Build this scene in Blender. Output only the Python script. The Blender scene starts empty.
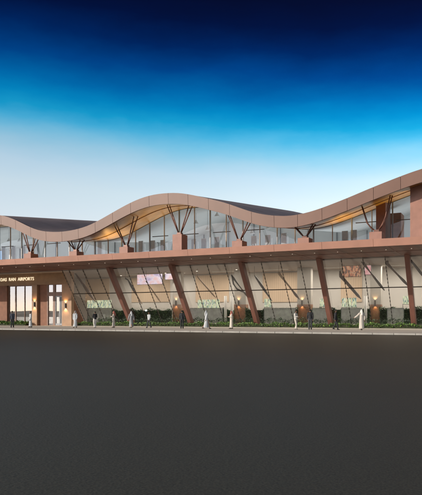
import bpy, bmesh, math, random
from mathutils import Vector, Matrix
R = math.radians
random.seed(7)
sc = bpy.context.scene
col = sc.collection

# ---------------------------------------------------------------- camera frame
# World X runs along the facade (rightwards), Y away from the kerb, Z up.
F = 600.0; HY = 316.4; EYE = 1.2
YAW = math.atan2(.4367, .8996)
def at(x, y, D):
    """where the sight line through photo point (x, y) meets the vertical plane Y = D"""
    u = x - 211.0
    t = D / (.8996 + .4367*u/F)
    return Vector((t*(-.4367 + .8996*u/F), D, EYE + t*(HY - y)/F))
def atz(x, y, z):
    u = x - 211.0
    t = (z - EYE)*F/(HY - y)
    return Vector((t*(-.4367 + .8996*u/F), t*(.8996 + .4367*u/F), z))
def sx(x, D): return at(x, 300, D).x

# ---------------------------------------------------------------- materials
def mat(name, color, rough=.6, metal=0, noise=0, nscale=3.0, bump=0, bscale=40, spec=.5, emit=None, estr=0, stripes=None):
    m = bpy.data.materials.new(name); m.use_nodes = True
    nt = m.node_tree; b = nt.nodes['Principled BSDF']
    b.inputs['Base Color'].default_value = (*color, 1)
    b.inputs['Roughness'].default_value = rough
    b.inputs['Metallic'].default_value = metal
    b.inputs['Specular IOR Level'].default_value = spec
    tc = nt.nodes.new('ShaderNodeTexCoord')
    if noise:
        n = nt.nodes.new('ShaderNodeTexNoise'); n.inputs['Scale'].default_value = nscale; n.inputs['Detail'].default_value = 6
        nt.links.new(tc.outputs['Object'], n.inputs['Vector'])
        r = nt.nodes.new('ShaderNodeMapRange')
        r.inputs['From Min'].default_value = .3; r.inputs['From Max'].default_value = .7
        r.inputs['To Min'].default_value = 1-noise; r.inputs['To Max'].default_value = 1+noise
        nt.links.new(n.outputs['Fac'], r.inputs['Value'])
        mx = nt.nodes.new('ShaderNodeVectorMath'); mx.operation = 'SCALE'
        mx.inputs[0].default_value = color
        nt.links.new(r.outputs[0], mx.inputs['Scale'])
        last = mx.outputs[0]
        if stripes:
            w = nt.nodes.new('ShaderNodeTexWave'); w.inputs['Scale'].default_value = stripes[0]; w.bands_direction = stripes[2]
            w.inputs['Distortion'].default_value = 0
            nt.links.new(tc.outputs['Object'], w.inputs['Vector'])
            r2 = nt.nodes.new('ShaderNodeMapRange'); r2.inputs['From Min'].default_value = 0; r2.inputs['From Max'].default_value = .35
            r2.inputs['To Min'].default_value = stripes[1]; r2.inputs['To Max'].default_value = 1
            nt.links.new(w.outputs['Fac'], r2.inputs['Value'])
            m2 = nt.nodes.new('ShaderNodeVectorMath'); m2.operation = 'SCALE'
            nt.links.new(last, m2.inputs[0]); nt.links.new(r2.outputs[0], m2.inputs['Scale']); last = m2.outputs[0]
        nt.links.new(last, b.inputs['Base Color'])
    if bump:
        n = nt.nodes.new('ShaderNodeTexNoise'); n.inputs['Scale'].default_value = bscale; n.inputs['Detail'].default_value = 4
        nt.links.new(tc.outputs['Object'], n.inputs['Vector'])
        bp = nt.nodes.new('ShaderNodeBump'); bp.inputs['Strength'].default_value = bump; bp.inputs['Distance'].default_value = .02
        nt.links.new(n.outputs['Fac'], bp.inputs['Height']); nt.links.new(bp.outputs[0], b.inputs['Normal'])
    if emit:
        b.inputs['Emission Color'].default_value = (*emit, 1); b.inputs['Emission Strength'].default_value = estr
    return m

def glass(name, tint, refl=.06, rough=.0, k=1.25):
    m = bpy.data.materials.new(name); m.use_nodes = True
    nt = m.node_tree; nt.nodes.clear()
    out = nt.nodes.new('ShaderNodeOutputMaterial')
    tr = nt.nodes.new('ShaderNodeBsdfTransparent'); tr.inputs[0].default_value = (*tint, 1)
    gl = nt.nodes.new('ShaderNodeBsdfGlossy'); gl.inputs['Roughness'].default_value = rough; gl.inputs['Color'].default_value = (.95, .97, 1, 1)
    fr = nt.nodes.new('ShaderNodeFresnel'); fr.inputs['IOR'].default_value = 1.5
    ad = nt.nodes.new('ShaderNodeMath'); ad.operation = 'MULTIPLY_ADD'; ad.inputs[1].default_value = k; ad.inputs[2].default_value = refl; ad.use_clamp = True
    mx = nt.nodes.new('ShaderNodeMixShader')
    nt.links.new(fr.outputs[0], ad.inputs[0]); nt.links.new(ad.outputs[0], mx.inputs[0])
    nt.links.new(tr.outputs[0], mx.inputs[1]); nt.links.new(gl.outputs[0], mx.inputs[2]); nt.links.new(mx.outputs[0], out.inputs[0])
    return m

M = {}
M['fascia'] = mat('fascia_bronze', (.188, .098, .068), .5, .0, .10, .5, .05, 8)
def panel_tones(m, amt):
    # each cladding panel is a slightly different shade
    nt = m.node_tree; b = nt.nodes['Principled BSDF']; src = b.inputs['Base Color'].links[0].from_socket
    g = nt.nodes.new('ShaderNodeNewGeometry'); r = nt.nodes.new('ShaderNodeMapRange')
    r.inputs['To Min'].default_value = 1-amt; r.inputs['To Max'].default_value = 1+amt
    v = nt.nodes.new('ShaderNodeVectorMath'); v.operation = 'SCALE'
    nt.links.new(g.outputs['Random Per Island'], r.inputs['Value']); nt.links.new(src, v.inputs[0])
    nt.links.new(r.outputs[0], v.inputs['Scale']); nt.links.new(v.outputs[0], b.inputs['Base Color'])
M['band'] = mat('canopy_edge_terracotta', (.40, .205, .145), .55, 0, .10, .9)
M['soffit_dark'] = mat('soffit_brown', (.15, .052, .037), .5, 0, .12, .8, stripes=(.25, .7, 'X'))
M['soffit_gold'] = mat('soffit_gold_timber', (.52, .28, .055), .34, .45, .16, 1.3, stripes=(1.2, .86, 'Y'))
M['roof'] = mat('roof_membrane', (.42, .31, .28), .65, 0, .15, .4, stripes=(.8, .6, 'X'))
M['pier'] = mat('pier_terracotta', (.175, .075, .055), .55, 0, .10, 1.2)
M['pedestal'] = mat('pedestal_terracotta', (.33, .165, .12), .6, 0, .10, 2)
M['strut'] = mat('strut_brown', (.15, .065, .045), .45, .2, .1, 3)
M['dark'] = mat('dark_metal', (.035, .03, .028), .45, .4)
M['mull'] = mat('mullion_bronze', (.26, .21, .17), .5, .2)
M['grey_frame'] = mat('grey_frame', (.16, .17, .18), .4, .3)
M['stonewall'] = mat('entrance_brown_stone', (.20, .085, .045), .7, 0, .16, 2.2, .3, 12)
M['lintel'] = mat('lintel_tan_stone', (.30, .18, .095), .65, 0, .14, 1.5, .3, 12)
M['pilaster'] = mat('pilaster_tan_stone', (.34, .21, .125), .65, 0, .12, 1.5, .3, 12)
M['doorframe'] = mat('door_frame_wood', (.20, .11, .075), .5, 0, .1, 3)
M['grey_wall'] = mat('grey_plaster', (.60, .57, .53), .8, 0, .05, .5)
M['shaft'] = mat('shaft_plaster', (.46, .43, .39), .8, 0, .05, .5)
M['beige'] = mat('beige_slats', (.63, .47, .33), .7, 0, .06, .8, stripes=(1.1, .86, 'X'))
M['floor'] = mat('interior_floor', (.34, .31, .27), .35, 0, .08, .7)
M['ceil'] = mat('interior_ceiling', (.30, .25, .22), .7, 0, .06, .7)
M['clad'] = mat('brown_cladding', (.27, .13, .08), .6, 0, .15, 3)
M['partition'] = mat('grey_partition', (.42, .43, .41), .35, 0, .16, 2.0)
M['white'] = mat('white_paint', (.78, .76, .72), .5, 0, .04, 2)
M['booth'] = mat('white_upholstery', (.88, .88, .87), .8, 0, .06, 3)
M['sculpt_blue'] = mat('slate_blue_lacquer_and_shadow', (.02, .024, .036), .4, 0, .2, 4)  # also colours the tails that copy cast shadows
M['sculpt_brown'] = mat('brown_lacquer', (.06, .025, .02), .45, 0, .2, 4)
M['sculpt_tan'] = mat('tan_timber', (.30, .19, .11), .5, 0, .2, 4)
M['glow'] = mat('warm_lamp', (.9, .6, .3), .5, emit=(1, .62, .28), estr=9)
M['downlight'] = mat('downlight_lens', (.9, .85, .8), .5, emit=(1, .9, .78), estr=1.6)
M['soffit_lens'] = mat('soffit_lens', (.8, .7, .6), .5, emit=(1, .85, .7), estr=.45)
M['letters'] = mat('lit_letters', (.9, .85, .7), .5, emit=(1, .84, .58), estr=.8)
M['gl_low'] = glass('lean_glass', (.82, .83, .82), .09)
M['gl_up'] = glass('upper_glass', (.66, .69, .71), .01, k=.55)
M['gl_back'] = glass('rear_glass', (.40, .43, .46), .03)
M['gl_door'] = glass('entrance_glass', (.50, .52, .53), .15)

def ground_mat():
    m = mat('asphalt', (.064, .058, .041), .6, 0, .16, .05, .15, 30, spec=.30)
    nt = m.node_tree; b = nt.nodes['Principled BSDF']
    src = b.inputs['Base Color'].links[0].from_socket
    tc = [n for n in nt.nodes if n.type == 'TEX_COORD'][0]
    n = nt.nodes.new('ShaderNodeTexNoise'); n.inputs['Scale'].default_value = 55; n.inputs['Detail'].default_value = 3
    nt.links.new(tc.outputs['Object'], n.inputs['Vector'])
    r = nt.nodes.new('ShaderNodeMapRange'); r.inputs['From Min'].default_value = .35; r.inputs['From Max'].default_value = .7
    r.inputs['To Min'].default_value = .7; r.inputs['To Max'].default_value = 1.5
    nt.links.new(n.outputs['Fac'], r.inputs['Value'])
    s = nt.nodes.new('ShaderNodeVectorMath'); s.operation = 'SCALE'
    nt.links.new(src, s.inputs[0]); nt.links.new(r.outputs[0], s.inputs['Scale'])
    nt.links.new(s.outputs[0], b.inputs['Base Color']); b.inputs['Specular Tint'].default_value = (1, .86, .68, 1)
    return m
M['asphalt'] = ground_mat()
M['pavement'] = mat('pavement_concrete', (.62, .55, .46), .8, 0, .10, .35, .2, 14)
M['kerb'] = mat('kerb_concrete', (.36, .34, .30), .8, 0, .12, 1.5)
M['gutter'] = mat('gutter_concrete', (.13, .125, .115), .8, 0, .15, 1.5)
M['hills'] = mat('hills', (.22, .17, .14), .9, 0, .2, .004)

def leaf_mat(name, a, b_, c):
    m = bpy.data.materials.new(name); m.use_nodes = True
    nt = m.node_tree; b = nt.nodes['Principled BSDF']; b.inputs['Roughness'].default_value = .55
    g = nt.nodes.new('ShaderNodeNewGeometry'); r = nt.nodes.new('ShaderNodeValToRGB')
    r.color_ramp.elements[0].color = (*a, 1); r.color_ramp.elements[1].color = (*c, 1)
    e = r.color_ramp.elements.new(.55); e.color = (*b_, 1)
    nt.links.new(g.outputs['Random Per Island'], r.inputs[0]); nt.links.new(r.outputs[0], b.inputs['Base Color'])
    return m
M['leaf'] = leaf_mat('hedge_leaf', (.025, .06, .012), (.08, .17, .03), (.22, .33, .07))
M['leaf_dark'] = leaf_mat('indoor_leaf', (.035, .06, .04), (.07, .11, .075), (.11, .16, .11))

def screen_mat(name, stops, scale, estr, distort=(1, 1, 1), base=(.05, .05, .05)):
    m = bpy.data.materials.new(name); m.use_nodes = True
    nt = m.node_tree; b = nt.nodes['Principled BSDF']; b.inputs['Roughness'].default_value = .4
    tc = nt.nodes.new('ShaderNodeTexCoord'); mp = nt.nodes.new('ShaderNodeMapping'); mp.inputs['Scale'].default_value = distort
    n = nt.nodes.new('ShaderNodeTexNoise'); n.inputs['Scale'].default_value = scale; n.inputs['Detail'].default_value = 2
    r = nt.nodes.new('ShaderNodeValToRGB'); r.color_ramp.interpolation = 'LINEAR'
    els = r.color_ramp.elements
    els[0].position = stops[0][0]; els[0].color = (*stops[0][1], 1)
    els[1].position = stops[-1][0]; els[1].color = (*stops[-1][1], 1)
    for p, c in stops[1:-1]:
        e = els.new(p); e.color = (*c, 1)
    nt.links.new(tc.outputs['Object'], mp.inputs[0]); nt.links.new(mp.outputs[0], n.inputs['Vector'])
    nt.links.new(n.outputs['Fac'], r.inputs[0])
    b.inputs['Base Color'].default_value = (*base, 1)
    nt.links.new(r.outputs[0], b.inputs['Emission Color']); b.inputs['Emission Strength'].default_value = estr
    return m
M['scr_pink'] = screen_mat('screen_lilac', [(.35, (.55, .42, .68)), (.5, (.95, .80, .92)), (.62, (1, .62, .62))], 1.0, .95, (1, 1, 1.6))
M['scr_orange'] = screen_mat('screen_orange', [(.42, (.20, .13, .10)), (.5, (.75, .25, .13)), (.58, (.95, .55, .32)), (.66, (.3, .17, .12))], 3.2, .6, (1, 1, .6))
M['scr_rose'] = screen_mat('screen_rose', [(.4, (.95, .42, .42)), (.6, (.98, .70, .66))], 1.5, .75)
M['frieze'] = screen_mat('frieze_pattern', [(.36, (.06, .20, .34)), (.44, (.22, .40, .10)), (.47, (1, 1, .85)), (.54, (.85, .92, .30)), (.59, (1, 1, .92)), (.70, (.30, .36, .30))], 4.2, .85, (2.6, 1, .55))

# ---------------------------------------------------------------- mesh helpers
class MB:
    def __init__(s): s.v = []; s.f = []
    def box(s, x0, x1, y0, y1, z0, z1):
        i = len(s.v)
        s.v += [(x0,y0,z0),(x1,y0,z0),(x1,y1,z0),(x0,y1,z0),(x0,y0,z1),(x1,y0,z1),(x1,y1,z1),(x0,y1,z1)]
        s.f += [(i,i+3,i+2,i+1),(i+4,i+5,i+6,i+7),(i,i+1,i+5,i+4),(i+1,i+2,i+6,i+5),(i+2,i+3,i+7,i+6),(i+3,i,i+4,i+7)]
        return s
    def hexa(s, p):   # 8 points: bottom ring then top ring
        i = len(s.v); s.v += [tuple(q) for q in p]
        s.f += [(i,i+3,i+2,i+1),(i+4,i+5,i+6,i+7),(i,i+1,i+5,i+4),(i+1,i+2,i+6,i+5),(i+2,i+3,i+7,i+6),(i+3,i,i+4,i+7)]
        return s
    def quad(s, a, b, c, d):
        i = len(s.v); s.v += [tuple(a),tuple(b),tuple(c),tuple(d)]; s.f.append((i,i+1,i+2,i+3)); return s
    def loft(s, rings):
        i = len(s.v); n = len(rings[0])
        for r in rings: s.v += [tuple(p) for p in r]
        for k in range(len(rings)-1):
            for j in range(n):
                a = i+k*n+j; b = i+k*n+(j+1)%n
                s.f.append((a, b, b+n, a+n))
        s.f.append(tuple(i+j for j in reversed(range(n))))
        s.f.append(tuple(i+(len(rings)-1)*n+j for j in range(n)))
        return s
    def tube(s, pts, rad, n=10):
        pts = [Vector(p) for p in pts]
        if not hasattr(rad, '__len__'): rad = [rad]*len(pts)
        rings = []
        for k, p in enumerate(pts):
            d = (pts[min(k+1, len(pts)-1)] - pts[max(k-1, 0)]).normalized()
            up = Vector((0,0,1)) if abs(d.z) < .9 else Vector((0,1,0))
            a = d.cross(up).normalized(); b = a.cross(d).normalized()
            rings.append([p + rad[k]*(a*math.cos(2*math.pi*j/n) + b*math.sin(2*math.pi*j/n)) for j in range(n)])
        return s.loft(rings)
    def ball(s, c, r, n=12, m=8):
        c = Vector(c)
        if not hasattr(r, '__len__'): r = (r, r, r)
        rings = []
        for k in range(1, m):
            a = -math.pi/2 + math.pi*k/m
            rings.append([(c.x + r[0]*math.cos(a)*math.cos(2*math.pi*j/n), c.y + r[1]*math.cos(a)*math.sin(2*math.pi*j/n), c.z + r[2]*math.sin(a)) for j in range(n)])
        return s.loft(rings)
    def caps(s, p0, r0, p1, r1, n=12):
        p0 = Vector(p0); p1 = Vector(p1)
        s.tube([p0, p1], [r0, r1], n); s.ball(p0, r0, n, 8); s.ball(p1, r1, n, 8); return s
    def chain(s, pts, rad, n=12):
        for k in range(len(pts)-1): s.caps(pts[k], rad[k], pts[k+1], rad[k+1], n)
        return s
    def mesh(s, name):
        me = bpy.data.meshes.new(name); me.from_pydata(s.v, [], s.f); me.update(); return me
    def build(s, name, m, parent=None, smooth=False, recalc=True):
        me = s.mesh(name)
        if recalc:
            bm = bmesh.new(); bm.from_mesh(me); bmesh.ops.recalc_face_normals(bm, faces=bm.faces); bm.to_mesh(me); bm.free()
        me.materials.append(m)
        if smooth: me.polygons.foreach_set('use_smooth', [True]*len(me.polygons))
        o = bpy.data.objects.new(name, me); col.objects.link(o)
        if parent: attach(o, parent)
        return o

def attach(o, parent):
    # parents here carry a translation (and for people a turn) only; keep the child's world place
    o.parent = parent
    o.matrix_parent_inverse = wm(parent).inverted()
def wm(o):
    m = o.matrix_basis.copy()
    if o.parent: m = wm(o.parent) @ o.matrix_parent_inverse @ m
    return m
def tag(o, label, cat, group=None, kind=None):
    if label: o['label'] = label
    if cat: o['category'] = cat
    if group: o['group'] = group
    if kind: o['kind'] = kind
    return o
def empty(name, loc, label, cat, group=None, rz=0):
    o = bpy.data.objects.new(name, None); col.objects.link(o)
    o.location = loc; o.rotation_euler = (0, 0, rz); o.empty_display_size = .3
    return tag(o, label, cat, group)
def bevel(o, w=.02, seg=2):
    b = o.modifiers.new('bevel', 'BEVEL'); b.width = w; b.segments = seg; b.limit_method = 'ANGLE'; return o

# ---------------------------------------------------------------- setting
g = MB(); S = 4000
g.quad((-S,-S,-.124), (S,-S,-.124), (S,S,-.124), (-S,S,-.124))
tag(g.build('ground', M['asphalt'], recalc=False), None, None, kind='structure')
K = 44.4
pv = MB().box(-130, 60, K+.3, 84, -.3, 0)
tag(pv.build('pavement', M['pavement']), None, None, kind='structure')
kb = MB(); x = -130
while x < 60:
    kb.box(x+.008, x+1.49, K, K+.294, -.3, .004); x += 1.5
tag(bevel(kb.build('kerb', M['kerb']), .02, 2), None, None, kind='structure')
gt = MB().quad((-130,K-.45,-.12),(60,K-.45,-.12),(60,K+.01,-.12),(-130,K+.01,-.12))
tag(gt.build('gutter', M['gutter'], recalc=False), None, None, kind='structure')

hb = MB(); N = 90; rows = []
for j, (d, hs) in enumerate(((900, 0), (1050, .55), (1300, 1), (1700, .2))):
    row = []
    for i in range(N+1):
        x = -2600 + 5200*i/N
        h = 55 + 34*math.sin(i*.23+1) + 18*math.sin(i*.61) + 9*math.sin(i*1.7)
        row.append((x, -d, max(3, h)*hs*.22 - .5 + (3*random.random() if hs else 0)))
    rows.append(row)
for j in range(3):
    for i in range(N):
        hb.quad(rows[j][i], rows[j+1][i], rows[j+1][i+1], rows[j][i+1])
tag(hb.build('hills', M['hills'], recalc=False), None, None, kind='structure')

# ---------------------------------------------------------------- the terminal
T = empty('terminal_building', (-20, 59, 0), 'long brown airport terminal with a wavy roof, flat canopy and outward leaning glass front', 'terminal building')
S0, S1 = -74.0, 12.0
D_ROOF, D_BACK, D_UP = 50.0, 80.0, 56.5
SLOPE = .108
ZC0, ZC1 = 6.95, 7.5          # canopy underside and top

# roof edge profile: control points measured at the front edge
ctrl = [(S0, 10.4), (-68, 10.9), (-62.5, 12.6), (-57, 12.75), (-53.2, 12.65)]
for x, y in ((0,215.3),(14,219.5),(28,226.5),(40,231),(57,232.3),(75,230),(90,225.2),(105,217.2),(121,208),(136,200.4),(152,195.2),(168,193.3),(180,193.3),
             (194,195.6),(210,199.3),(225,203),(238,207.6),(252,212.4),(266,215.3),(280,216.4),(290,216.3),(305,213.5),(320,209),(335,203.2),(350,197.3),(368,189.5),(386,182.3),(404,175.3),(422,169)):
    p = at(x, y, D_ROOF); ctrl.append((p.x, p.z))
ctrl += [(-3.2, 13.2), (0, 13.3), (4, 12.6), (8, 11.2), (S1, 10.2)]
def zf(s):
    s = min(max(s, ctrl[0][0]), ctrl[-1][0])
    for k in range(len(ctrl)-1):
        if ctrl[k][0] <= s <= ctrl[k+1][0]: break
    p0 = ctrl[max(k-1,0)]; p1 = ctrl[k]; p2 = ctrl[k+1]; p3 = ctrl[min(k+2,len(ctrl)-1)]
    h = p2[0]-p1[0]; t = (s-p1[0])/h
    m1 = (p2[1]-p0[1])/(p2[0]-p0[0])*h; m2 = (p3[1]-p1[1])/(p3[0]-p1[0])*h
    return (2*t**3-3*t**2+1)*p1[1] + (t**3-2*t**2+t)*m1 + (-2*t**3+3*t**2)*p2[1] + (t**3-t**2)*m2
_zf = zf
def zs(s): return (_zf(s-.8) + 2*_zf(s) + _zf(s+.8))/4
TH = .98
def ztop(s, D): return zs(s) + SLOPE*(D-D_ROOF)
def zbot(s, D): return ztop(s, D) - TH

def sheet(fn, s0, s1, d0, d1, ns, nd):
    m = MB()
    for i in range(ns+1):
        for j in range(nd+1):
            s = s0+(s1-s0)*i/ns; d = d0+(d1-d0)*j/nd
            m.v.append((s, d, fn(s, d)))
    for i in range(ns):
        for j in range(nd):
            a = i*(nd+1)+j
            m.f.append((a, a+nd+1, a+nd+2, a+1))
    return m
roof = sheet(ztop, S0, S1, D_ROOF+.1, D_BACK, 170, 10).build('roof', M['roof'], T, True)
sof = sheet(lambda s, d: zbot(s, d)+.02, S0, S1, D_ROOF+.1, D_BACK, 170, 10).build('roof_soffit', M['soffit_gold'], T, True)
M['hallwall'] = mat('hall_wall_paint', (.55, .56, .56), .7, 0, .05, .5)
M['lining'] = mat('pale_ceiling_lining', (.62, .62, .60), .7, 0, .05, .5)
sheet(lambda s, d: zbot(s, d)-.03, S0, S1, D_UP+.06, D_BACK-.3, 170, 8).build('ceiling_lining', M['lining'], T, True)
# seams across the soffit
for d in (53.3,):
    sm = MB()
    for i in range(170):
        a = S0+(S1-S0)*i/170; b = S0+(S1-S0)*(i+1)/170
        sm.hexa([(a,d,zbot(a,d)-.03),(b,d,zbot(b,d)-.03),(b,d+.05,zbot(b,d)-.03),(a,d+.05,zbot(a,d)-.03),
                 (a,d,zbot(a,d)+.03),(b,d,zbot(b,d)+.03),(b,d+.05,zbot(b,d)+.03),(a,d+.05,zbot(a,d)+.03)])
    sm.build('soffit_seam', M['strut'], sof)
# fascia: curved panels with open joints over a dark backing
fa = MB(); bk = MB(); w = 2.15; s = S0
while s < S1-.1:
    a = s+.014; b = min(s+w, S1)-.014
    for k in range(4):
        u = a+(b-a)*k/4; v = a+(b-a)*(k+1)/4
        # front skin leans a little, so it catches the sky
        fa.hexa([(u,D_ROOF+.05,zs(u)-TH-.02),(v,D_ROOF+.05,zs(v)-TH-.02),(v,D_ROOF+.25,zs(v)-TH-.02),(u,D_ROOF+.25,zs(u)-TH-.02),
                 (u,D_ROOF,zs(u)+.03),(v,D_ROOF,zs(v)+.03),(v,D_ROOF+.25,zs(v)+.03),(u,D_ROOF+.25,zs(u)+.03)])
    s += w
bmf = fa.build('roof_fascia', M['fascia'], T)
b_ = bmesh.new(); b_.from_mesh(bmf.data); bmesh.ops.remove_doubles(b_, verts=b_.verts, dist=.002); b_.to_mesh(bmf.data); b_.free()
panel_tones(M['fascia'], .05)
for i in range(170):
    a = S0+(S1-S0)*i/170; b = S0+(S1-S0)*(i+1)/170
    bk.quad((a,D_ROOF+.12,zs(a)-TH+.02),(b,D_ROOF+.12,zs(b)-TH+.02),(b,D_ROOF+.12,zs(b)),(a,D_ROOF+.12,zs(a)))
bk.build('fascia_backing', M['strut'], bmf, recalc=False)

panel_tones(M['band'], .06)
# canopy slab with its terracotta edge
can = MB().box(S0, S1, D_ROOF+.12, 59.2, ZC0, ZC1-.02).build('canopy', M['soffit_dark'], T)
e = MB(); s = S0
while s < S1-.1:
    e.hexa([(s+.008,D_ROOF+.04,ZC0-.03),(s+4.29,D_ROOF+.04,ZC0-.03),(s+4.29,D_ROOF+.118,ZC0-.03),(s+.008,D_ROOF+.118,ZC0-.03),
            (s+.008,D_ROOF-.10,ZC1+.02),(s+4.29,D_ROOF-.10,ZC1+.02),(s+4.29,D_ROOF+.118,ZC1+.02),(s+.008,D_ROOF+.118,ZC1+.02)])
    s += 4.3
e.build('canopy_edge', M['band'], can)
# canopy soffit joints
j = MB(); s = S0+1
while s < S1:
    j.box(s, s+.05, D_ROOF+.2, 59.0, ZC0-.02, ZC0+.01); s += 4.3
j.box(S0, S1, 54.6, 54.66, ZC0-.024, ZC0+.01)
j.build('soffit_joint', M['strut'], can)
s = -69.9
k = 0
while s < 8:
    dl = MB().tube([(s,53.0,ZC0-.035),(s,53.0,ZC0+.01)], .045, 12).build('downlight', M['soffit_lens'], can)
    s += 2.1
# floors, ceiling, rear and end walls
MB().box(S0, S1, 59.25, D_BACK, 7.0, ZC1-.025).build('upper_floor', M['floor'], T)
MB().box(S0, S1, 59.25, D_BACK, 6.85, 6.99).build('ceiling', M['ceil'], T)
MB().box(S0+.3, S1, 64.1, D_BACK-.3, -.05, .012).build('ground_floor', M['floor'], T)
BW = 72.0
MB().box(S0+.3, S1, BW, BW+.3, .012, 6.84).build('rear_wall', M['grey_wall'], T)
MB().box(S0, S1, D_BACK-.25, D_BACK, 0, 6.84).build('back_wall', M['stonewall'], T)
for a, b in ((S0, S0+.3), (S1-.3, S1)):
    MB().box(a, b, 59.3, D_BACK-.3, .02, 6.8).build('end_wall', M['stonewall'], T)
# rear upper wall, pale, with a light frame grid
rg = MB()
for i in range(86):
    a = S0+i; b = a+1
    rg.quad((a,74.1,ZC1),(b,74.1,ZC1),(b,74.1,zbot(b,74.1)),(a,74.1,zbot(a,74.1)))
rgo = rg.build('hall_rear_wall', M['lining'], T, recalc=False)
fr = MB()
s = S0
while s <= S1:
    fr.box(s-.03, s+.03, 73.9, 74.05, ZC1, zbot(s, 74)-.1); s += 3.7
fr.box(S0, S1, 73.92, 74.04, 9.9, 9.97)
fr.build('rear_frame', M['grey_frame'], rgo)

# upper front glazing
UP = 1.85
s = -27.5 - UP*25; n = 0
while s < S1-.5:
    a, b = s, min(s+UP, S1)
    if a < S0: s += UP; continue
    m = MB()
    for q in range(6):
        u = a+(b-a)*q/6; v = a+(b-a)*(q+1)/6
        m.quad((u,D_UP,ZC1-.02),(v,D_UP,ZC1-.02),(v,D_UP,zbot(v,D_UP)),(u,D_UP,zbot(u,D_UP)))
    m.build('upper_pane', M['gl_up'], T, recalc=False)
    wdt = .055 if n % 2 else .03
    f = MB().box(a-wdt, a+wdt, D_UP-.09, D_UP+.05, ZC1-.02, zbot(a, D_UP)+.02)
    mo = f.build('upper_mullion', M['grey_frame'] if n % 2 else M['mull'], T)
    zt = 9.95
    if zbot(a, D_UP) > zt+.3 and n % 2:
        MB().box(a+.35, a+UP*1.25, D_UP-.07, D_UP+.03, zt-.035, zt+.035).build('transom', M['dark'], T)
    s += UP; n += 1

# ---- slanted glass front
def gd(z): return 64.0 - 5.0*z/ZC0          # glass plane
GS0 = -49.2
piers = [-8.0-8.45*k for k in range(5)] + [.45, 8.9]
step = 8.45/4
lines = []
s = .45+8.45
while s > GS0: lines.append(s); s -= step
lines.append(GS0+.02)
lines = sorted(lines)
ZM = 4.06
for a, b in zip(lines[:-1], lines[1:]):
    if b-a < .3: continue
    MB().quad((a,gd(0),0),(b,gd(0),0),(b,gd(ZC0-.01),ZC0-.01),(a,gd(ZC0-.01),ZC0-.01)).build('leaning_pane', M['gl_low'], T, recalc=False)
def slab_on_glass(m, a, b, z0, z1, out0, out1):
    m.hexa([(a,gd(z0)-out1,z0),(b,gd(z0)-out1,z0),(b,gd(z0)-out0,z0),(a,gd(z0)-out0,z0),
            (a,gd(z1)-out1,z1),(b,gd(z1)-out1,z1),(b,gd(z1)-out0,z1),(a,gd(z1)-out0,z1)])
for a in lines:
    if min(abs(a-p) for p in piers) < .1: continue
    o = slab = MB(); slab_on_glass(slab, a-.02, a+.02, 0.02, ZC0-.02, .0, .05)
    mo = slab.build('slanted_mullion', M['mull'], T)
    c = MB(); z = .1; rings = []
    def ring(w, o, z): return [(a-w,gd(z)-.052-o,z),(a+w,gd(z)-.052-o,z),(a+w,gd(z)-.052,z),(a-w,gd(z)-.052,z)]
    while z < ZC0-.25:
        rings += [ring(.036,.06,z), ring(.036,.06,z+.19), ring(.014,.03,z+.192), ring(.014,.03,z+.358)]; z += .36
    c.loft(rings).build('clip_strip', M['dark'], mo)
tr = MB(); slab_on_glass(tr, GS0, 8.9, ZM-.045, ZM+.045, .002, .048)
tr.build('glazing_rail', M['dark'], T)
for p in piers:
    m = MB(); a, b = p-.23, p+.23
    slab_on_glass(m, a, b, 0.0, ZC0-.005, .01, .85)
    bevel(m.build('slanted_pier', M['pier'], T), .02)

# ---- pedestals and tree struts on the canopy
peds = [(-54.2,8.9)] + [(s, at(x, y, 51.5).z) for s, x, y in ((-47.8,30,253.3),(-41.4,77,251),(-34.9,127,246.5),(-28.6,181,234),(-22.2,240,240.5),(-15.8,306,237.5),(-9.5,378,231.5))] + [(-1.8,9.3)]
for s, h in peds:
    D = 52.0
    pd = MB().box(s-.62, s+.42, D-.5, D+.7, ZC1-.02, h)
    po = bevel(pd.build('pedestal', M['pedestal'], T), .02)
    MB().box(s-.32, s+.12, D-.15, D+.3, h, h+.22).build('pedestal_cap', M['strut'], po)
    cx = s-.1; H = zbot(s, D)-h
    r = min(1.35, .62+.21*H)
    for sg in (-1, 1):
        for dd, off in ((-.32, .0), (.32, .12)):
            tx = cx+sg*(r+off*.6); tz = zbot(tx, D+dd)+.05
            p0 = Vector((cx+sg*.12, D+.05+dd*.1, h+.15)); p1 = Vector((tx, D+dd, tz))
            mid = p0.lerp(p1, .5); 
            if abs(s+9.5) < .1: mid.z -= .35; mid.x += sg*.12
            pts = [p0, p0.lerp(mid,.5) + Vector((0,0,-.1 if abs(s+9.5)<.1 else 0)), mid, p1]
            MB().tube(pts, [.055,.065,.065,.045], 8).build('tree_strut', M['strut'], T, True)
# big pylon at the right and the dark service cores behind the upper glass
for a in (-6.85, -69.0):
    b = a+1.05
    m = MB().hexa([(a,51.8,ZC1-.02),(b,51.8,ZC1-.02),(b,53.4,ZC1-.02),(a,53.4,ZC1-.02),(a,51.8,zbot(a,51.8)+.05),(b,51.8,zbot(b,51.8)+.05),(b,53.4,zbot(b,53.4)+.05),(a,53.4,zbot(a,53.4)+.05)])
    bevel(m.build('pylon', M['pedestal'], T), .02)
a = at(376, 240, 55).x; b = at(385.5, 240, 55).x
MB().hexa([(a,55,ZC1-.02),(b,55,ZC1-.02),(b,57.6,ZC1-.02),(a,57.6,ZC1-.02),(a,55,zbot(a,55)+.05),(b,55,zbot(b,55)+.05),(b,57.6,zbot(b,57.6)+.05),(a,57.6,zbot(a,57.6)+.05)]).build('service_core', M['strut'], T)
a = at(388, 240, 60).x; b = at(401, 240, 60).x
MB().box(a, b, 60, 62, ZC1-.02, 11.2).build('service_core', M['clad'], T)

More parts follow.
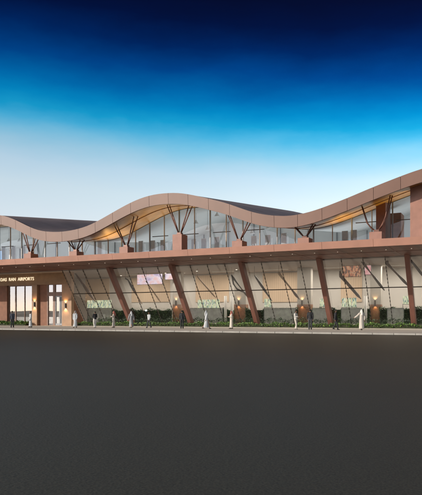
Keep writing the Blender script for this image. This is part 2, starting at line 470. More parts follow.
# ---- entrance block
EB = 61.0
def ex(x): return sx(x, EB)
xr = ex(71.5)                    # right corner
ZL = 5.35                        # underside of the lintel
xw0, xw1 = ex(7), ex(31.5)
xp0, xp1 = ex(32.5), ex(37.5)
xd0, xd1 = ex(46.5), ex(62)
ew = MB()
ew.box(S0+.3, xw0, EB, EB+.6, 0, ZL)
rw = MB().box(xp1+.002, xd0, EB+.25, EB+.8, 0, ZL)
zc = (64-EB-.5)/5*ZC0
sw = MB(); i0 = 0; sw.v += [(xr-.3,EB+.495,0),(xr-.3,63.97,0),(xr-.3,EB+.495,zc),(xr,EB+.495,0),(xr,63.97,0),(xr,EB+.495,zc)]
sw.f += [(i0,i0+2,i0+1),(i0+3,i0+4,i0+5),(i0,i0+1,i0+4,i0+3),(i0+1,i0+2,i0+5,i0+4),(i0+2,i0,i0+3,i0+5)]
ent = ew.build('entrance_wall', M['stonewall'], T)
rw.build('recess_wall', M['stonewall'], ent); sw.build('side_wall', M['stonewall'], ent)
li = MB().box(S0+.3, xr, EB-.06, EB+.5, ZL, ZC0-.003).build('lintel', M['lintel'], ent)
MB().box(xp0, xp1, EB-.12, EB+.4, 0, ZL-.003).build('pilaster', M['pilaster'], ent)
MB().box(xd1, xr, EB-.03, EB+.49, 0, ZL-.003).build('pilaster', M['pilaster'], ent)
# window
wn = MB()
wn.quad((xw0,EB+.3,.35),(xw1,EB+.3,.35),(xw1,EB+.3,ZL),(xw0,EB+.3,ZL)); 
wo = wn.build('window', M['gl_door'], ent, recalc=False)
f = MB()
xs = [ex(7.3), ex(14.3), ex(23.4), ex(31.2)]
for q, xx in enumerate(xs):
    f.box(xx-(.06 if q != 2 else .025), xx+(.06 if q != 2 else .025), EB+.2, EB+.33, .3, ZL-.004)
f.box(xs[0], xs[-1], EB+.21, EB+.32, .26, .36)
f.box(xs[0], xs[-1], EB+.21, EB+.32, ZL-.12, ZL-.005)
for y in (293.2, 299):
    z = at(14, y, EB).z; f.box(xs[0], ex(22), EB+.42, EB+.5, z-.05, z+.05)
f.build('window_frame', M['doorframe'], ent)
# door set with transom
zt0 = at(54, 294, EB).z; zt1 = at(54, 292, EB).z; zt2 = at(54, 284.8, EB).z
df = MB()
xm = ex(52.4)
for a, b in ((xd0, xd0+.14), (xm, xm+.35), (xd1-.12, xd1-.004)):
    df.box(a, b, EB+.1, EB+.35, 0, ZL-.004)
df.box(xd0+.14, xd1-.12, EB+.12, EB+.33, zt0-.25, zt1)
df.box(xd0+.14, xd1-.12, EB+.12, EB+.33, zt2, ZL-.004)
do = df.build('door_frame', M['doorframe'], ent)
MB().quad((xd0+.1,EB+.22,.0),(xd1-.1,EB+.22,.0),(xd1-.1,EB+.22,ZL),(xd0+.1,EB+.22,ZL)).build('door_glass', M['gl_door'], ent, recalc=False)
zd = zt0-.25
x0 = xm+.36; x1 = xd1-.125; xc = (x0+x1)/2+.2
for a, b in ((x0, xc-.01), (xc+.01, x1)):
    d = MB()
    d.box(a, a+.1, EB+.14, EB+.2, .02, zd-.01); d.box(b-.1, b, EB+.14, EB+.2, .02, zd-.01)
    d.box(a+.1, b-.1, EB+.14, EB+.2, .02, .3); d.box(a+.1, b-.1, EB+.14, EB+.2, zd-.15, zd-.01)
    d.build('door_leaf', M['grey_frame'], ent)
MB().tube([(xc-.13,EB+.08,.9),(xc-.13,EB+.08,1.6)], .02, 8).build('door_handle', M['white'], ent)
MB().tube([(xc+.13,EB+.08,.9),(xc+.13,EB+.08,1.6)], .02, 8).build('door_handle', M['white'], ent)
MB().box(xd0, xd1, EB-.45, EB+.1, .0, .035).build('door_mat', M['lintel'], ent)
# inside of the entrance hall
MB().box(S0+.3, xr-.3, EB+.8, 64.095, -.05, .012).build('hall_floor', M['floor'], T)

def lamp(name, kind, loc, energy, color, parent=None, size=.1, rot=None, spot=None, size_y=None):
    l = bpy.data.lights.new(name, kind); l.energy = energy; l.color = color
    if kind == 'AREA':
        l.size = size
        if size_y: l.shape = 'RECTANGLE'; l.size_y = size_y
    else: l.shadow_soft_size = size
    if kind == 'SPOT': l.spot_size = spot; l.spot_blend = .8
    o = bpy.data.objects.new(name, l); col.objects.link(o); o.location = loc
    if rot: o.rotation_euler = rot
    if parent: attach(o, parent)
    return o
WARM = (1, .58, .25)
def sconce(x, y, D, parent, e=60):
    p = at(x, y, D)
    b = MB().box(p.x-.07, p.x+.07, D-.17, D-.03, p.z-.28, p.z+.28).box(p.x-.03, p.x+.03, D-.03, D+.01, p.z-.06, p.z+.06)
    so = b.build('wall_sconce', M['dark'], parent)
    for sg in (-1, 1):
        lamp('sconce_lamp', 'SPOT', (p.x, D-.13, p.z+sg*.33), e, WARM, parent, .06, (R(180-12) if sg > 0 else R(12), 0, 0), R(110))
    return so
sconce(34.6, 304.3, EB-.12, ent, 75)
sconce(65.7, 305.6, EB-.03, ent, 95)

# sign lettering on the lintel
def text(body, size, loc, name, m, parent, ext=.03, align='LEFT'):
    cu = bpy.data.curves.new(name, 'FONT'); cu.body = body; cu.size = size; cu.extrude = ext; cu.align_x = align
    cu.space_character = 1.0; cu.resolution_u = 3
    o = bpy.data.objects.new(name, cu); col.objects.link(o)
    dg = bpy.context.evaluated_depsgraph_get(); me = bpy.data.meshes.new_from_object(o.evaluated_get(dg))
    bpy.data.objects.remove(o)
    r = bpy.data.objects.new(name, me); col.objects.link(r); me.materials.append(m)
    r.rotation_euler = (R(90), 0, 0); r.location = loc
    attach(r, parent); return r
pl = at(0.5, 280.9, EB-.1)
text('DAS  RAN  AIRPORTS', .62, (pl.x, EB-.12, pl.z-.06), 'sign_letters', M['letters'], ent, .03)
pw = [at(x, 284, EB) for x in (-4, 20, 44)]
for q in pw:
    lamp('sign_glow_fill', 'AREA', (q.x, EB-.55, ZC0-.08), 22, (1, .70, .34), ent, 3.0, (R(-25), 0, 0), size_y=.12)  # unseen lamps added above the letters for the gold glow on the lintel

# ---- interior of the ground floor (parts of the building)
for x0, x1 in ((86, 109.5), (132, 170), (196, 229), (263, 298.5), (341, 362)):
    zz1 = at((x0+x1)/2, 268 if x0 > 190 else 272, BW).z
    zz0 = at((x0+x1)/2, 302, BW).z
    MB().box(sx(x0, BW), sx(x1, BW), BW-.12, BW-.002, zz0, min(6.7, zz1)).build('slatted_panel', M['beige'], T)
def clad_column(x0, x1, xs_):
    D = 67.2
    a, b = sx(x0, D), sx(x1, D); zt = at(x0, 304.5, D).z
    lo = MB().box(a, b, D, D+.8, .015, zt).build('clad_column', M['clad'], T)
    MB().box(a+.02, b-.02, D+.01, D+.79, zt, 6.84).build('column_shaft', M['shaft'], lo)
    sconce(xs_, 303, D, lo, 26)
clad_column(172.5, 181, 176.2)
clad_column(234, 246, 238.8)
clad_column(297, 311, 302.2)
clad_column(370, 381, 375.2)
for x in (225.5, 231.8, 365.6):
    p0 = at(x, 318, 65.6); zt = at(x, 296, 65.6).z
    MB().tube([(p0.x,65.6,.015),(p0.x,65.6,zt)], .17, 16).build('indoor_column', M['white'], T, True)
for x, y in ((121,275.5),(165.5,273),(197,271),(236.5,269.5),(303.5,268),(375.3,266)):
    p = atz(x, y, 6.85)
    D = min(p.y, 70)
    p = at(x, y, 70) if p.y > 70 else p
    MB().tube([(p.x,D,6.80),(p.x,D,6.86)], .11, 12).build('ceiling_downlight', M['downlight'], T)
# added ceiling luminaires, with fill lamps that brighten the interior
for k in range(8):
    s = -45.5+7.0*k
    MB().box(s-1.5, s+1.5, 68.2, 68.6, 6.80, 6.845).build('added_luminaire', M['white'], T)
    lamp('ceiling_fill_light', 'AREA', (s, 68.4, 6.76), 290, (1, .91, .80), T, 3.0, size_y=.8)
    lamp('ceiling_fill_light', 'AREA', (s, 65.3, 6.76), 190, (1, .91, .80), T, 3.0, size_y=.8)  # added row without fixtures, lights the fronts of columns and partitions
for s in (-70, -62, -54):
    lamp('hall_light', 'AREA', (s, 64.2, 6.7), 120, (1, .86, .70), T, 3.0, size_y=.8)
    lamp('soffit_light', 'AREA', (s, 64.2, 6.7), 1, (1, .86, .70), T, 1.0)
for k in range(11):
    lamp('hall_fill_light', 'AREA', (-68+7.6*k, 65.5, 7.9), 330, (.90, .96, 1), T, 7.5, (R(180),0,0), size_y=13)  # unseen upward lamps added to brighten the hall behind the upper glass
for s, h in peds:      # warm uplights that make the timber soffit glow
    lamp('soffit_uplight', 'SPOT', (s+3.2, 54.6, ZC1+.15), 760, (1, .74, .38), T, .1, (R(180), 0, 0), R(125))

# ---------------------------------------------------------------- things inside, top level
def patch(x0, x1): return sx(x0, 66), sx(x1, 66)
parts_ = [(88, 112, 'left of the first slanted pier, under the coloured frieze'), (190, 223, 'under the coloured frieze right of the second pier'),
          (264, 296, 'wide one under the small blue frieze tile'), (312, 331, 'just left of the fourth slanted pier'), (341, 362, 'behind the person in the pale robe with the arm held out'),
          (387, 404, 'rightmost, beside the fifth pier')]
for x0, x1, w in parts_:
    a, b = patch(x0, x1); zt = at(x0, 308.3, 66).z
    t = empty('partition', ((a+b)/2, 66, .012), 'low grey glazed partition indoors, '+w, 'partition', 'grey partitions inside the ground floor glass')
    MB().box(a, b, 65.98, 66.04, .35, zt).build('panel', M['partition'], t)
    m = MB().box(a, a+.05, 65.95, 66.07, .012, zt+.03).box(b-.05, b, 65.95, 66.07, .012, zt+.03).box(a+.05, b-.05, 65.95, 66.07, zt, zt+.03)
    m.build('frame', M['grey_frame'], t)
fz = [(87, 111.5, 300.2, 308, 'long coloured frieze of white and green shapes, left of the first slanted pier'),
      (197.5, 220, 299.5, 308, 'coloured frieze of white and green shapes, between the second and third piers'),
      (264, 271.5, 298.8, 307, 'single small blue and white frieze tile right of the third pier'),
      (319.5, 325, 298.5, 306.5, 'narrow green frieze tile left of the fourth pier'),
      (341.5, 356.8, 298, 307, 'coloured frieze with blue patches right of the fourth pier'),
      (402.5, 411, 296, 304, 'pale frieze tile behind the fifth pier')]
for x0, x1, y0, y1, lb in fz:
    a, b = sx(x0, 66.4), sx(x1, 66.4); z1 = at((x0+x1)/2, y0, 66.4).z; z0 = at((x0+x1)/2, y1, 66.4).z
    t = empty('exhibit_stand', ((a+b)/2, 66.4, .012), lb, 'display', 'coloured friezes behind the leaning glass')
    n = max(1, round((b-a)/.62)); w = (b-a)/n
    for k in range(n):
        MB().box(a+k*w+.05, a+(k+1)*w-.05, 66.38, 66.44, z0, z1).build('tile', M['frieze'], t)
    MB().box(a, b, 66.46, 66.5, z0-.05, z0+.03).box(a, a+.05, 66.46, 66.5, .012, z0-.05).box(b-.05, b, 66.46, 66.5, .012, z0-.05).build('stand', M['grey_frame'], t)
# screens hung from the ceiling
scr = [(137, 162.5, 274, 284.6, 66.2, 'scr_pink', 'wide bright lilac and white screen hung behind the leaning glass'),
       (165, 173.5, 273.3, 279.8, 66.6, 'scr_pink', 'short white screen with a red edge against the second pier'),
       (342, 361, 263.5, 277, 65.0, 'scr_orange', 'brown screen with glowing orange shapes right of the fourth pier'),
       (364.3, 371.3, 265, 275, 64.6, 'scr_rose', 'small pink banner screen beside the orange one')]
for x0, x1, y0, y1, D, m, lb in scr:
    a, b = sx(x0, D), sx(x1, D); z1 = min(6.7, at((x0+x1)/2, y0, D).z); z0 = at((x0+x1)/2, y1, D).z
    t = empty('display_screen', ((a+b)/2, D, z0), lb, 'screen')
    MB().box(a+.04, b-.04, D-.02, D, z0+.04, z1-.04).build('screen', M[m], t)
    MB().box(a, b, D+.002, D+.08, z0, z1).build('casing', M['dark'], t)
    MB().tube([(a+.2,D+.04,z1),(a+.2,D+.04,6.85)], .02, 6).tube([(b-.2,D+.04,z1),(b-.2,D+.04,6.85)], .02, 6).build('hanger', M['dark'], t)
p = at(146, 310.5, 65.5)
t = empty('glare_ball', (p.x, 65.5, .012), 'bright white oval glare indoors, left of the second slanted pier', 'glare')  # reflected glare, shaped as a glowing ball on an added stand
MB().ball(p, (.17, .11, .11)).build('glare_globe', mat('white_glare', (.9,.9,.9), emit=(.85,.97,1), estr=1.5), t, True)
MB().tube([(p.x,65.5,.03),(p.x,65.5,p.z-.12)], .025, 8).tube([(p.x,65.5,.012),(p.x,65.5,.05)], .2, 14).build('stand', M['dark'], t)

# dark slanted shapes built as hanging sculptures, some tails shaped from cast shadow streaks: (points px, D offset inside the glass, radii, body mat, tail mat, label)
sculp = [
 ([(73.5,271.5),(76.5,275),(80,281),(81.5,284),(88,292),(95.5,302)], [.07,.13,.17,.2,.30,.06], 'sculpt_brown','sculpt_brown','dark spindle sculpture ending in a shadow streak, hanging at the far left end of the leaning glass'),
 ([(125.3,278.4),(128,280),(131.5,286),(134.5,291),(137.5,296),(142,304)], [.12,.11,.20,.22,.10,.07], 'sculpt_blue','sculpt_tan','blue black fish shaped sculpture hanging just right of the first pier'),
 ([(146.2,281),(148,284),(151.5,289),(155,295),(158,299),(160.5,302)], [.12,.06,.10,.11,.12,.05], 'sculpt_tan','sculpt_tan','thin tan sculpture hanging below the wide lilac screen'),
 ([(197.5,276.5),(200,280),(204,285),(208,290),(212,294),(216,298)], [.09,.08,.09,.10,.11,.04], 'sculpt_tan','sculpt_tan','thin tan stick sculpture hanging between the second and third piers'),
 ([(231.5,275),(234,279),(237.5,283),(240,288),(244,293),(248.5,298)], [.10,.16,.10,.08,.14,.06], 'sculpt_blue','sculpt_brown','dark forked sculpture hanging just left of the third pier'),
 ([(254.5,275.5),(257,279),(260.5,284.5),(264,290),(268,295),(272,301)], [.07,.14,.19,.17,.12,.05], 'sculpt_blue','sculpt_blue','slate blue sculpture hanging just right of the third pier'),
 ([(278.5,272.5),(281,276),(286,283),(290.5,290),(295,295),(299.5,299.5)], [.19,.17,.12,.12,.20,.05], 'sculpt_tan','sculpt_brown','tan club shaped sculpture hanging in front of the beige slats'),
 ([(340,271),(340.8,276),(344,282),(350,289),(355.5,295),(361,299)], [.12,.24,.20,.20,.20,.06], 'sculpt_brown','sculpt_blue','brown sculpture with a blue shadow streak as tail, hanging in front of the orange screen'),
 ([(362,261),(364.3,264.5),(369,272),(374,278),(379.5,284.5),(384.5,290.5)], [.20,.17,.08,.15,.18,.07], 'sculpt_brown','sculpt_blue','dark sculpture with a slate shadow streak as tail crossing the pink screen'),
 ([(386.5,259),(387.5,264),(390.5,270),(396,275),(402,281),(409,286.5)], [.16,.20,.12,.12,.18,.10], 'sculpt_brown','sculpt_blue','dark knobbed sculpture with a shadow streak as tail, hanging left of the fifth pier'),
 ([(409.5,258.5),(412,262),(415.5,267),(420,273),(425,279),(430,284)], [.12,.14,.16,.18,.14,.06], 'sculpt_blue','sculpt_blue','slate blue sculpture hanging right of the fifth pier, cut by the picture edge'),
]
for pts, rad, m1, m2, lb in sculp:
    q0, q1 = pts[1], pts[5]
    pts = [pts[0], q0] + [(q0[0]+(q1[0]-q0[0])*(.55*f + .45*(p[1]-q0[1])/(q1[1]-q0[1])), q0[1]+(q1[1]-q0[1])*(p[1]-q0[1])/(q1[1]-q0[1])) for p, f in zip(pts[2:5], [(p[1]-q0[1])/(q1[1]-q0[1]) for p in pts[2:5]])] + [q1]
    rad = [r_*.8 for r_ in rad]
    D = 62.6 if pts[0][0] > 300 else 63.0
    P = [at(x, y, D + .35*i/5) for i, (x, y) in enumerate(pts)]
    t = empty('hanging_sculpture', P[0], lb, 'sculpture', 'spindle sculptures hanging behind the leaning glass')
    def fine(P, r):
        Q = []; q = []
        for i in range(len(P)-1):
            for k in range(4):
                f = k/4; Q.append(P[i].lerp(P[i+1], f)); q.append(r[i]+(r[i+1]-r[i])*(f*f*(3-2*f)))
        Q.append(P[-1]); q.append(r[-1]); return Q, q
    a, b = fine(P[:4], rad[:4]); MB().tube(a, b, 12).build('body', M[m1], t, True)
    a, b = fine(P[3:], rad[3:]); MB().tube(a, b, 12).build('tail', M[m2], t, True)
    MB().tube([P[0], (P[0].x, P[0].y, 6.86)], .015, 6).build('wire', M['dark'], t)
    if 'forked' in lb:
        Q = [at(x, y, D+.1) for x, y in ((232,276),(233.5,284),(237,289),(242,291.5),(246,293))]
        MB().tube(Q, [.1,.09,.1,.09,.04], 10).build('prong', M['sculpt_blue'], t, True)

# upper floor: cone pendants and white high-back booths
cone_n = 0
names = ['first','second','third','fourth','fifth','sixth','seventh','eighth','ninth','tenth','eleventh','twelfth','thirteenth','fourteenth','fifteenth','sixteenth']
pend = [(9,240),(19.5,240.2),(118,238),(146,226),(158,228),(196,222),(207.5,228.5),(217,214.5),(252,232),(268,227),(326,226),(345,217)]
for i, (x, y) in enumerate(pend):
    D = 61.0; p = at(x, y, D)
    zc = zbot(p.x, D)
    t = empty('pendant_lamp', p, 'white cone pendant lamp behind the upper glass, %s from the left' % names[i], 'pendant lamp', 'cone pendant lamps behind the upper glass')
    MB().loft([[(p.x+r*math.cos(k*math.pi/8), D+r*math.sin(k*math.pi/8), p.z+h) for k in range(16)] for r, h in ((.30,-.18),(.26,-.12),(.05,.22),(.03,.28))]).build('lamp_shade', M['white'], t, True)
    MB().tube([(p.x,D,p.z+.28),(p.x,D,zc+.03)], .012, 6).build('cord', M['dark'], t)
bs = [(4,247),(14,246),(24,246),(100,242),(141,241),(153,240.5),(163,240),(194,239),(204,238.5),(217,237),(254,236),(268,235),(284,233),(345,231),(354,230)]
for i, (x, y) in enumerate(bs):
    D = 59.2; p = at(x, y, D); top = p.z; w = .3
    t = empty('high_back_chair', (p.x, D, ZC1-.02), 'white high backed lounge chair behind the upper glass, %s from the left' % names[i], 'chair', 'white high backed chairs on the upper floor')
    z0 = ZC1-.02
    MB().box(p.x-w, p.x+w, D-.1, D+.05, z0+.45, top).box(p.x-w, p.x-w+.1, D+.05, D+.6, z0+.45, top-.25).box(p.x+w-.1, p.x+w, D+.05, D+.6, z0+.45, top-.25)
    bevel(MB().box(p.x-w, p.x+w, D-.1, D+.05, z0+.48, top).box(p.x-w, p.x-w+.1, D+.052, D+.6, z0+.48, top-.25).box(p.x+w-.1, p.x+w, D+.052, D+.6, z0+.48, top-.25).build('backrest', M['booth'], t), .04)
    MB().box(p.x-w+.11, p.x+w-.11, D+.06, D+.62, z0+.3, z0+.5).build('seat', M['booth'], t)
    for a in (-w+.06, w-.06):
        for b in (-.02, .55):
            MB().tube([(p.x+a,D+b,z0),(p.x+a,D+b,z0+.48)], .025, 6).build('leg', M['dark'], t)

# ---------------------------------------------------------------- planting
def leaves(m, x0, x1, y0, y1, h0, h1, n, size, upright=.5, zmin=0):
    for _ in range(n):
        x = random.uniform(x0, x1); y = random.uniform(y0, y1)
        H = h0 + (h1-h0)*(.5+.28*math.sin(x*1.9+y)+.22*math.sin(x*4.7+1))
        z = zmin + (H-zmin)*math.sqrt(random.random())
        L = size*random.uniform(.6, 1.5); W = L*random.uniform(.25, .45)
        az = random.uniform(0, 2*math.pi); el = random.uniform(.1, 1.4) if random.random() < upright else random.uniform(-.5, .6)
        d = Vector((math.cos(az)*math.cos(el), math.sin(az)*math.cos(el), math.sin(el)))
        sdir = Vector((-math.sin(az), math.cos(az), random.uniform(-.4, .4))).normalized()
        c = Vector((x, y, z))
        m.quad(c, c+d*L*.5+sdir*W, c+d*L, c+d*L*.5-sdir*W)
h = MB(); leaves(h, GS0+.1, 9, 61.75, 63.6, .18, .52, 22000, .15, .75)
ho = h.build('hedge', M['leaf'], None, recalc=False)
tag(ho, 'long low bright green planting strip at the foot of the leaning glass', 'hedge', kind='stuff')
MB().box(GS0+.1, 9, 61.95, 63.5, 0.003, .32).build('soil', mat('soil', (.03,.035,.015), .9, 0, .3, 3), ho)
h = MB(); leaves(h, -74, ex(32), 59.7, 60.75, .3, .55, 7000, .16, .75)
h2 = h.build('hedge', M['leaf'], None, recalc=False)
tag(h2, 'short low green planting strip under the entrance window, left of the sconce pilaster', 'hedge', kind='stuff')
MB().box(-74, ex(32)-.1, 59.85, 60.65, 0.003, .25).build('soil', bpy.data.materials['soil'], h2)
h = MB()
runs = [(113,172),(182,191),(223,234),(246,264),(296,298),(311,341),(362,370),(380,424)]
for a, b in runs:
    xa, xb = sx(a, 66.9), sx(b, 66.9)
    leaves(h, xa, xb, 66.6, 67.0, 1.8, 2.25, int((xb-xa)*900), .15, .4)
leaves(h, sx(88,64.9), 4, 64.75, 65.0, .7, 1.05, 9000, .14, .5)
h3 = h.build('indoor_hedge', M['leaf_dark'], None, recalc=False)
tag(h3, 'dark green indoor planting seen low through the leaning glass', 'indoor plants', kind='stuff')
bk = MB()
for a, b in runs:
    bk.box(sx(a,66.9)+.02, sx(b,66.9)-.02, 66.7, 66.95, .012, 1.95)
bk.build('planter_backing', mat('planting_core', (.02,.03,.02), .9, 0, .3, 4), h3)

# ---------------------------------------------------------------- people
SK = [mat('skin_light', (.46,.27,.18), .55), mat('skin_tan', (.33,.18,.11), .55), mat('skin_brown', (.17,.09,.055), .55)]
EYEM = mat('eye_dark', (.02,.015,.012), .3); LIPM = mat('lip', (.28,.10,.08), .5)
CL = {'black': mat('cloth_black', (.018,.019,.022), .8, 0, .2, 6), 'navy': mat('cloth_navy', (.022,.028,.045), .8, 0, .2, 6), 'charcoal': mat('cloth_charcoal', (.05,.052,.058), .8, 0, .2, 6),
      'white': mat('cloth_white', (.68,.65,.60), .85, 0, .05, 6), 'cream': mat('cloth_cream', (.55,.50,.43), .85, 0, .06, 6), 'grey': mat('cloth_grey', (.30,.31,.31), .85, 0, .08, 6),
      'paleblue': mat('cloth_pale_grey', (.46,.48,.49), .85, 0, .06, 6), 'red': mat('cloth_red', (.50,.16,.12), .85, 0, .2, 30), 'hair': mat('hair_black', (.012,.009,.008), .6), 'shoe': mat('shoe_black', (.015,.013,.012), .4)}
def remesh(mb, name, m, parent, M4, vox, smooth=2, mats=None, marks=None):
    me = mb.mesh(name); bm = bmesh.new(); bm.from_mesh(me); bmesh.ops.recalc_face_normals(bm, faces=bm.faces); bm.to_mesh(me); bm.free()
    o = bpy.data.objects.new(name, me); col.objects.link(o)
    r = o.modifiers.new('r', 'REMESH'); r.mode = 'VOXEL'; r.voxel_size = vox; r.use_smooth_shade = True
    if smooth:
        s = o.modifiers.new('s', 'SMOOTH'); s.iterations = smooth; s.factor = .5
    dg = bpy.context.evaluated_depsgraph_get()
    n = bpy.data.meshes.new_from_object(o.evaluated_get(dg)); bpy.data.objects.remove(o)
    n.materials.clear()
    for q in (mats or [m]): n.materials.append(q)
    if marks:
        for p in n.polygons:
            for c, r2, mi in marks:
                if (p.center-c).length < r2: p.material_index = mi
    n.transform(M4)
    n.name = name
    o = bpy.data.objects.new(name, n); col.objects.link(o)
    o.parent = parent
    return o
def person(x, yfeet, yhead, face, outfit, label, stride=.25, arms='swing', top='black', low='black', headwear=None, headcol='white', skin=1, D=None):
    # feet on the pavement along the sight line of the photo
    pf = atz(x, yfeet, 0.0) if D is None else at(x, yfeet, D)
    tdep = EYE*F/(yfeet-HY)
    H = (yfeet-yhead)*tdep/F; H = max(1.62, min(1.88, H))
    k = H/1.76
    t = empty('person', (pf.x, pf.y, 0), label, 'person', 'people on the pavement', R(face))
    M4 = Matrix.Scale(k, 4)
    st = stride
    hipz = .93-.10*st
    legs = {}
    for sg in (-1, 1):
        fwd = st*sg
        ank = Vector((sg*.085, fwd, .085 + (.05 if fwd < 0 and st > .15 else 0)))
        hip = Vector((sg*.095, 0, hipz))
        kn = hip.lerp(ank, .5) + Vector((0, .045 + (.05 if fwd < 0 else 0), 0))
        legs[sg] = (hip, kn, ank)
    A = {}
    for sg in (-1, 1):
        sh = Vector((sg*.185, 0, 1.42))
        sw = -sg*st*.7
        el = sh + Vector((sg*.055, sw*.45, -.28)); wr = el + Vector((-sg*.005, sw*.5+.05, -.25))
        if arms == 'out' and sg == -1: el = sh+Vector((-.16,.10,-.20)); wr = el+Vector((-.13,.16,-.13))
        if arms == 'phone' and sg == 1: el = sh+Vector((.07,.06,-.27)); wr = el+Vector((-.07,.17,.17))
        if arms == 'both' : el = sh+Vector((sg*.06,.05,-.27)); wr = el+Vector((-sg*.10,.20,.04))
        A[sg] = (sh, el, wr)
    b = MB()
    for sg in (-1, 1):
        hip, kn, ank = legs[sg]
        b.chain([hip, hip.lerp(kn,.5), kn, kn.lerp(ank,.35)+Vector((0,-.012,0)), ank], [.088,.078,.055,.056,.038])
        b.chain([ank+Vector((0,-.03,-.045)), ank+Vector((0,.12,-.06))], [.038,.028])
        sh, el, wr = A[sg]
        b.chain([sh, sh.lerp(el,.5), el, el.lerp(wr,.35), wr], [.058,.048,.038,.04,.026])
        d = (wr-el).normalized(); side = Vector((0,1,0)).cross(d); 
        fw = Vector((0,1,0)); fw = (fw-d*fw.dot(d)).normalized()      # across the palm
        nrm = d.cross(fw)
        palm = wr+d*.085
        b.chain([wr, palm-fw*.022], [.024,.022]); b.chain([wr, palm+fw*.022], [.024,.022])
        for fi, (o_, L) in enumerate(((-.033,.058),(-.011,.072),(.011,.078),(.033,.068))):
            p0 = palm+fw*o_; p1 = p0+d*L*.55+nrm*sg*.008; p2 = p1+d*L*.45+nrm*sg*.022
            b.chain([p0,p1,p2],[.0105,.0095,.008],8)
        p0 = wr+d*.03+fw*.03; b.chain([p0, p0+d*.035+fw*.03, p0+d*.07+fw*.034], [.013,.011,.009], 8)
    b.ball((0,0,.98), (.155,.105,.12)); b.ball((0,.0,1.12), (.13,.095,.16)); b.ball((0,.0,1.32), (.165,.11,.16)); b.chain([Vector((-.15,0,1.43)),Vector((.15,0,1.43))],[.055,.055])
    b.chain([Vector((0,-.01,1.42)),Vector((0,.005,1.56))],[.06,.054])
    hc = Vector((0,.015,1.655))
    b.ball(hc+Vector((0,-.012,.01)), (.075,.093,.095), 16, 12); b.ball(hc+Vector((0,.025,-.045)), (.055,.062,.062), 14, 10); b.ball(hc+Vector((0,.06,-.09)), (.022,.02,.018))
    b.chain([hc+Vector((0,.082,.008)), hc+Vector((0,.108,-.03))],[.009,.014],8)
    b.chain([hc+Vector((-.035,.078,.03)), hc+Vector((.035,.078,.03))],[.010,.010],8)
    for sg in (-1,1): b.ball(hc+Vector((sg*.078,-.005,-.01)), (.012,.02,.032))
    marks = [(hc+Vector((-.03,.084,.008)), .012, 1), (hc+Vector((.03,.084,.008)), .012, 1), (hc+Vector((0,.088,-.062)), .015, 2)]
    remesh(b, 'body', None, t, M4, .0085, 2, [SK[skin], EYEM, LIPM], marks)
    # shoes
    s_ = MB()
    for sg in (-1, 1):
        ank = legs[sg][2]
        s_.chain([ank+Vector((0,-.045,-.04)), ank+Vector((0,.05,-.045)), ank+Vector((0,.145,-.055))], [.044,.043,.03])
    remesh(s_, 'shoes', CL['shoe'], t, M4, .011, 1)
    if outfit == 'robe':
        c = MB(); rings = []
        lo = .12
        for i in range(15):
            f = i/14; z = 1.47 + (lo-1.47)*f
            wx = .185 - .03*math.sin(min(1, f*2.4)*math.pi) + .055*max(0, f-.3)
            wy = .115 + .03*f + abs(st)*.62*max(0, f-.42)*1.15
            if f < .04: wx = .12; wy = .07
            rings.append([((wx*(1+.05*f*math.cos(9*a+i*.2)))*math.cos(a), (wy*(1+.05*f*math.cos(7*a)))*math.sin(a), z) for a in [2*math.pi*q/36 for q in range(36)]])
        c.loft(rings); c.chain([Vector((-.165,0,1.43)),Vector((.165,0,1.43))],[.07,.07])
        for sg in (-1, 1):
            sh, el, wr = A[sg]; c.chain([sh, el, el.lerp(wr,.95)], [.078,.068,.062])
        remesh(c, 'robe', CL[top], t, M4, .014, 2)
    else:
        c = MB()
        c.ball((0,0,1.33),(.20,.14,.19)); c.ball((0,0,1.12),(.175,.13,.2)); c.ball((0,0,.97),(.18,.14,.13))
        c.chain([Vector((-.165,0,1.43)),Vector((.165,0,1.43))],[.075,.075]); c.chain([Vector((0,0,1.44)),Vector((0,0,1.49))],[.075,.066])
        for sg in (-1, 1):
            sh, el, wr = A[sg]
            if outfit == 'shirt': c.chain([sh, sh.lerp(el,.75)], [.075,.066])
            else: c.chain([sh, el, el.lerp(wr,.96)], [.078,.06,.046])
        remesh(c, 'shirt' if outfit == 'shirt' else 'jacket', CL[top], t, M4, .013, 2)
        c = MB()
        c.ball((0,0,.93),(.165,.125,.12))
        for sg in (-1, 1):
            hip, kn, ank = legs[sg]
            c.chain([hip, kn, ank+Vector((0,-.005,.01))], [.105,.076,.064])
        remesh(c, 'trousers', CL[low], t, M4, .013, 2)
    if headwear == 'scarf':
        c = MB(); c.ball(hc+Vector((0,-.028,.022)), (.098,.098,.112), 16, 12)
        c.chain([hc+Vector((0,-.07,-.02)), hc+Vector((0,-.10,-.18)), hc+Vector((0,-.125,-.33))],[.085,.10,.085])
        for sg in (-1, 1): c.chain([hc+Vector((sg*.075,.0,-.02)), hc+Vector((sg*.10,.01,-.15)), hc+Vector((sg*.12,.075,-.28))],[.03,.045,.035])
        remesh(c, 'headscarf', CL[headcol], t, M4, .012, 2)
        r = MB(); r.loft([[(rr*math.cos(a), -.02+hc.y+rr*1.05*math.sin(a), hc.z+z) for a in [2*math.pi*q/20 for q in range(20)]] for rr, z in ((.096,.055),(.102,.065),(.096,.078))])
        o = remesh(r, 'head_cord', CL['black'], t, M4, .008, 0)
    else:
        c = MB(); c.ball(hc+Vector((0,-.032,.028)), (.086,.088,.094), 16, 12)
        c.chain([hc+Vector((-.055,-.05,-.03)),hc+Vector((.055,-.05,-.03))],[.04,.04])
        remesh(c, 'hair', CL['hair'], t, M4, .01, 1)
    return t
FR = 0   # local +Y is forward; face=180 looks towards the camera, -90 walks right, 90 walks left
person(12.3, 327.5, 311.0, 20, 'suit', 'person in a navy jacket seen from behind, leftmost, before the entrance window', .10, 'swing', 'navy', 'black', skin=1)
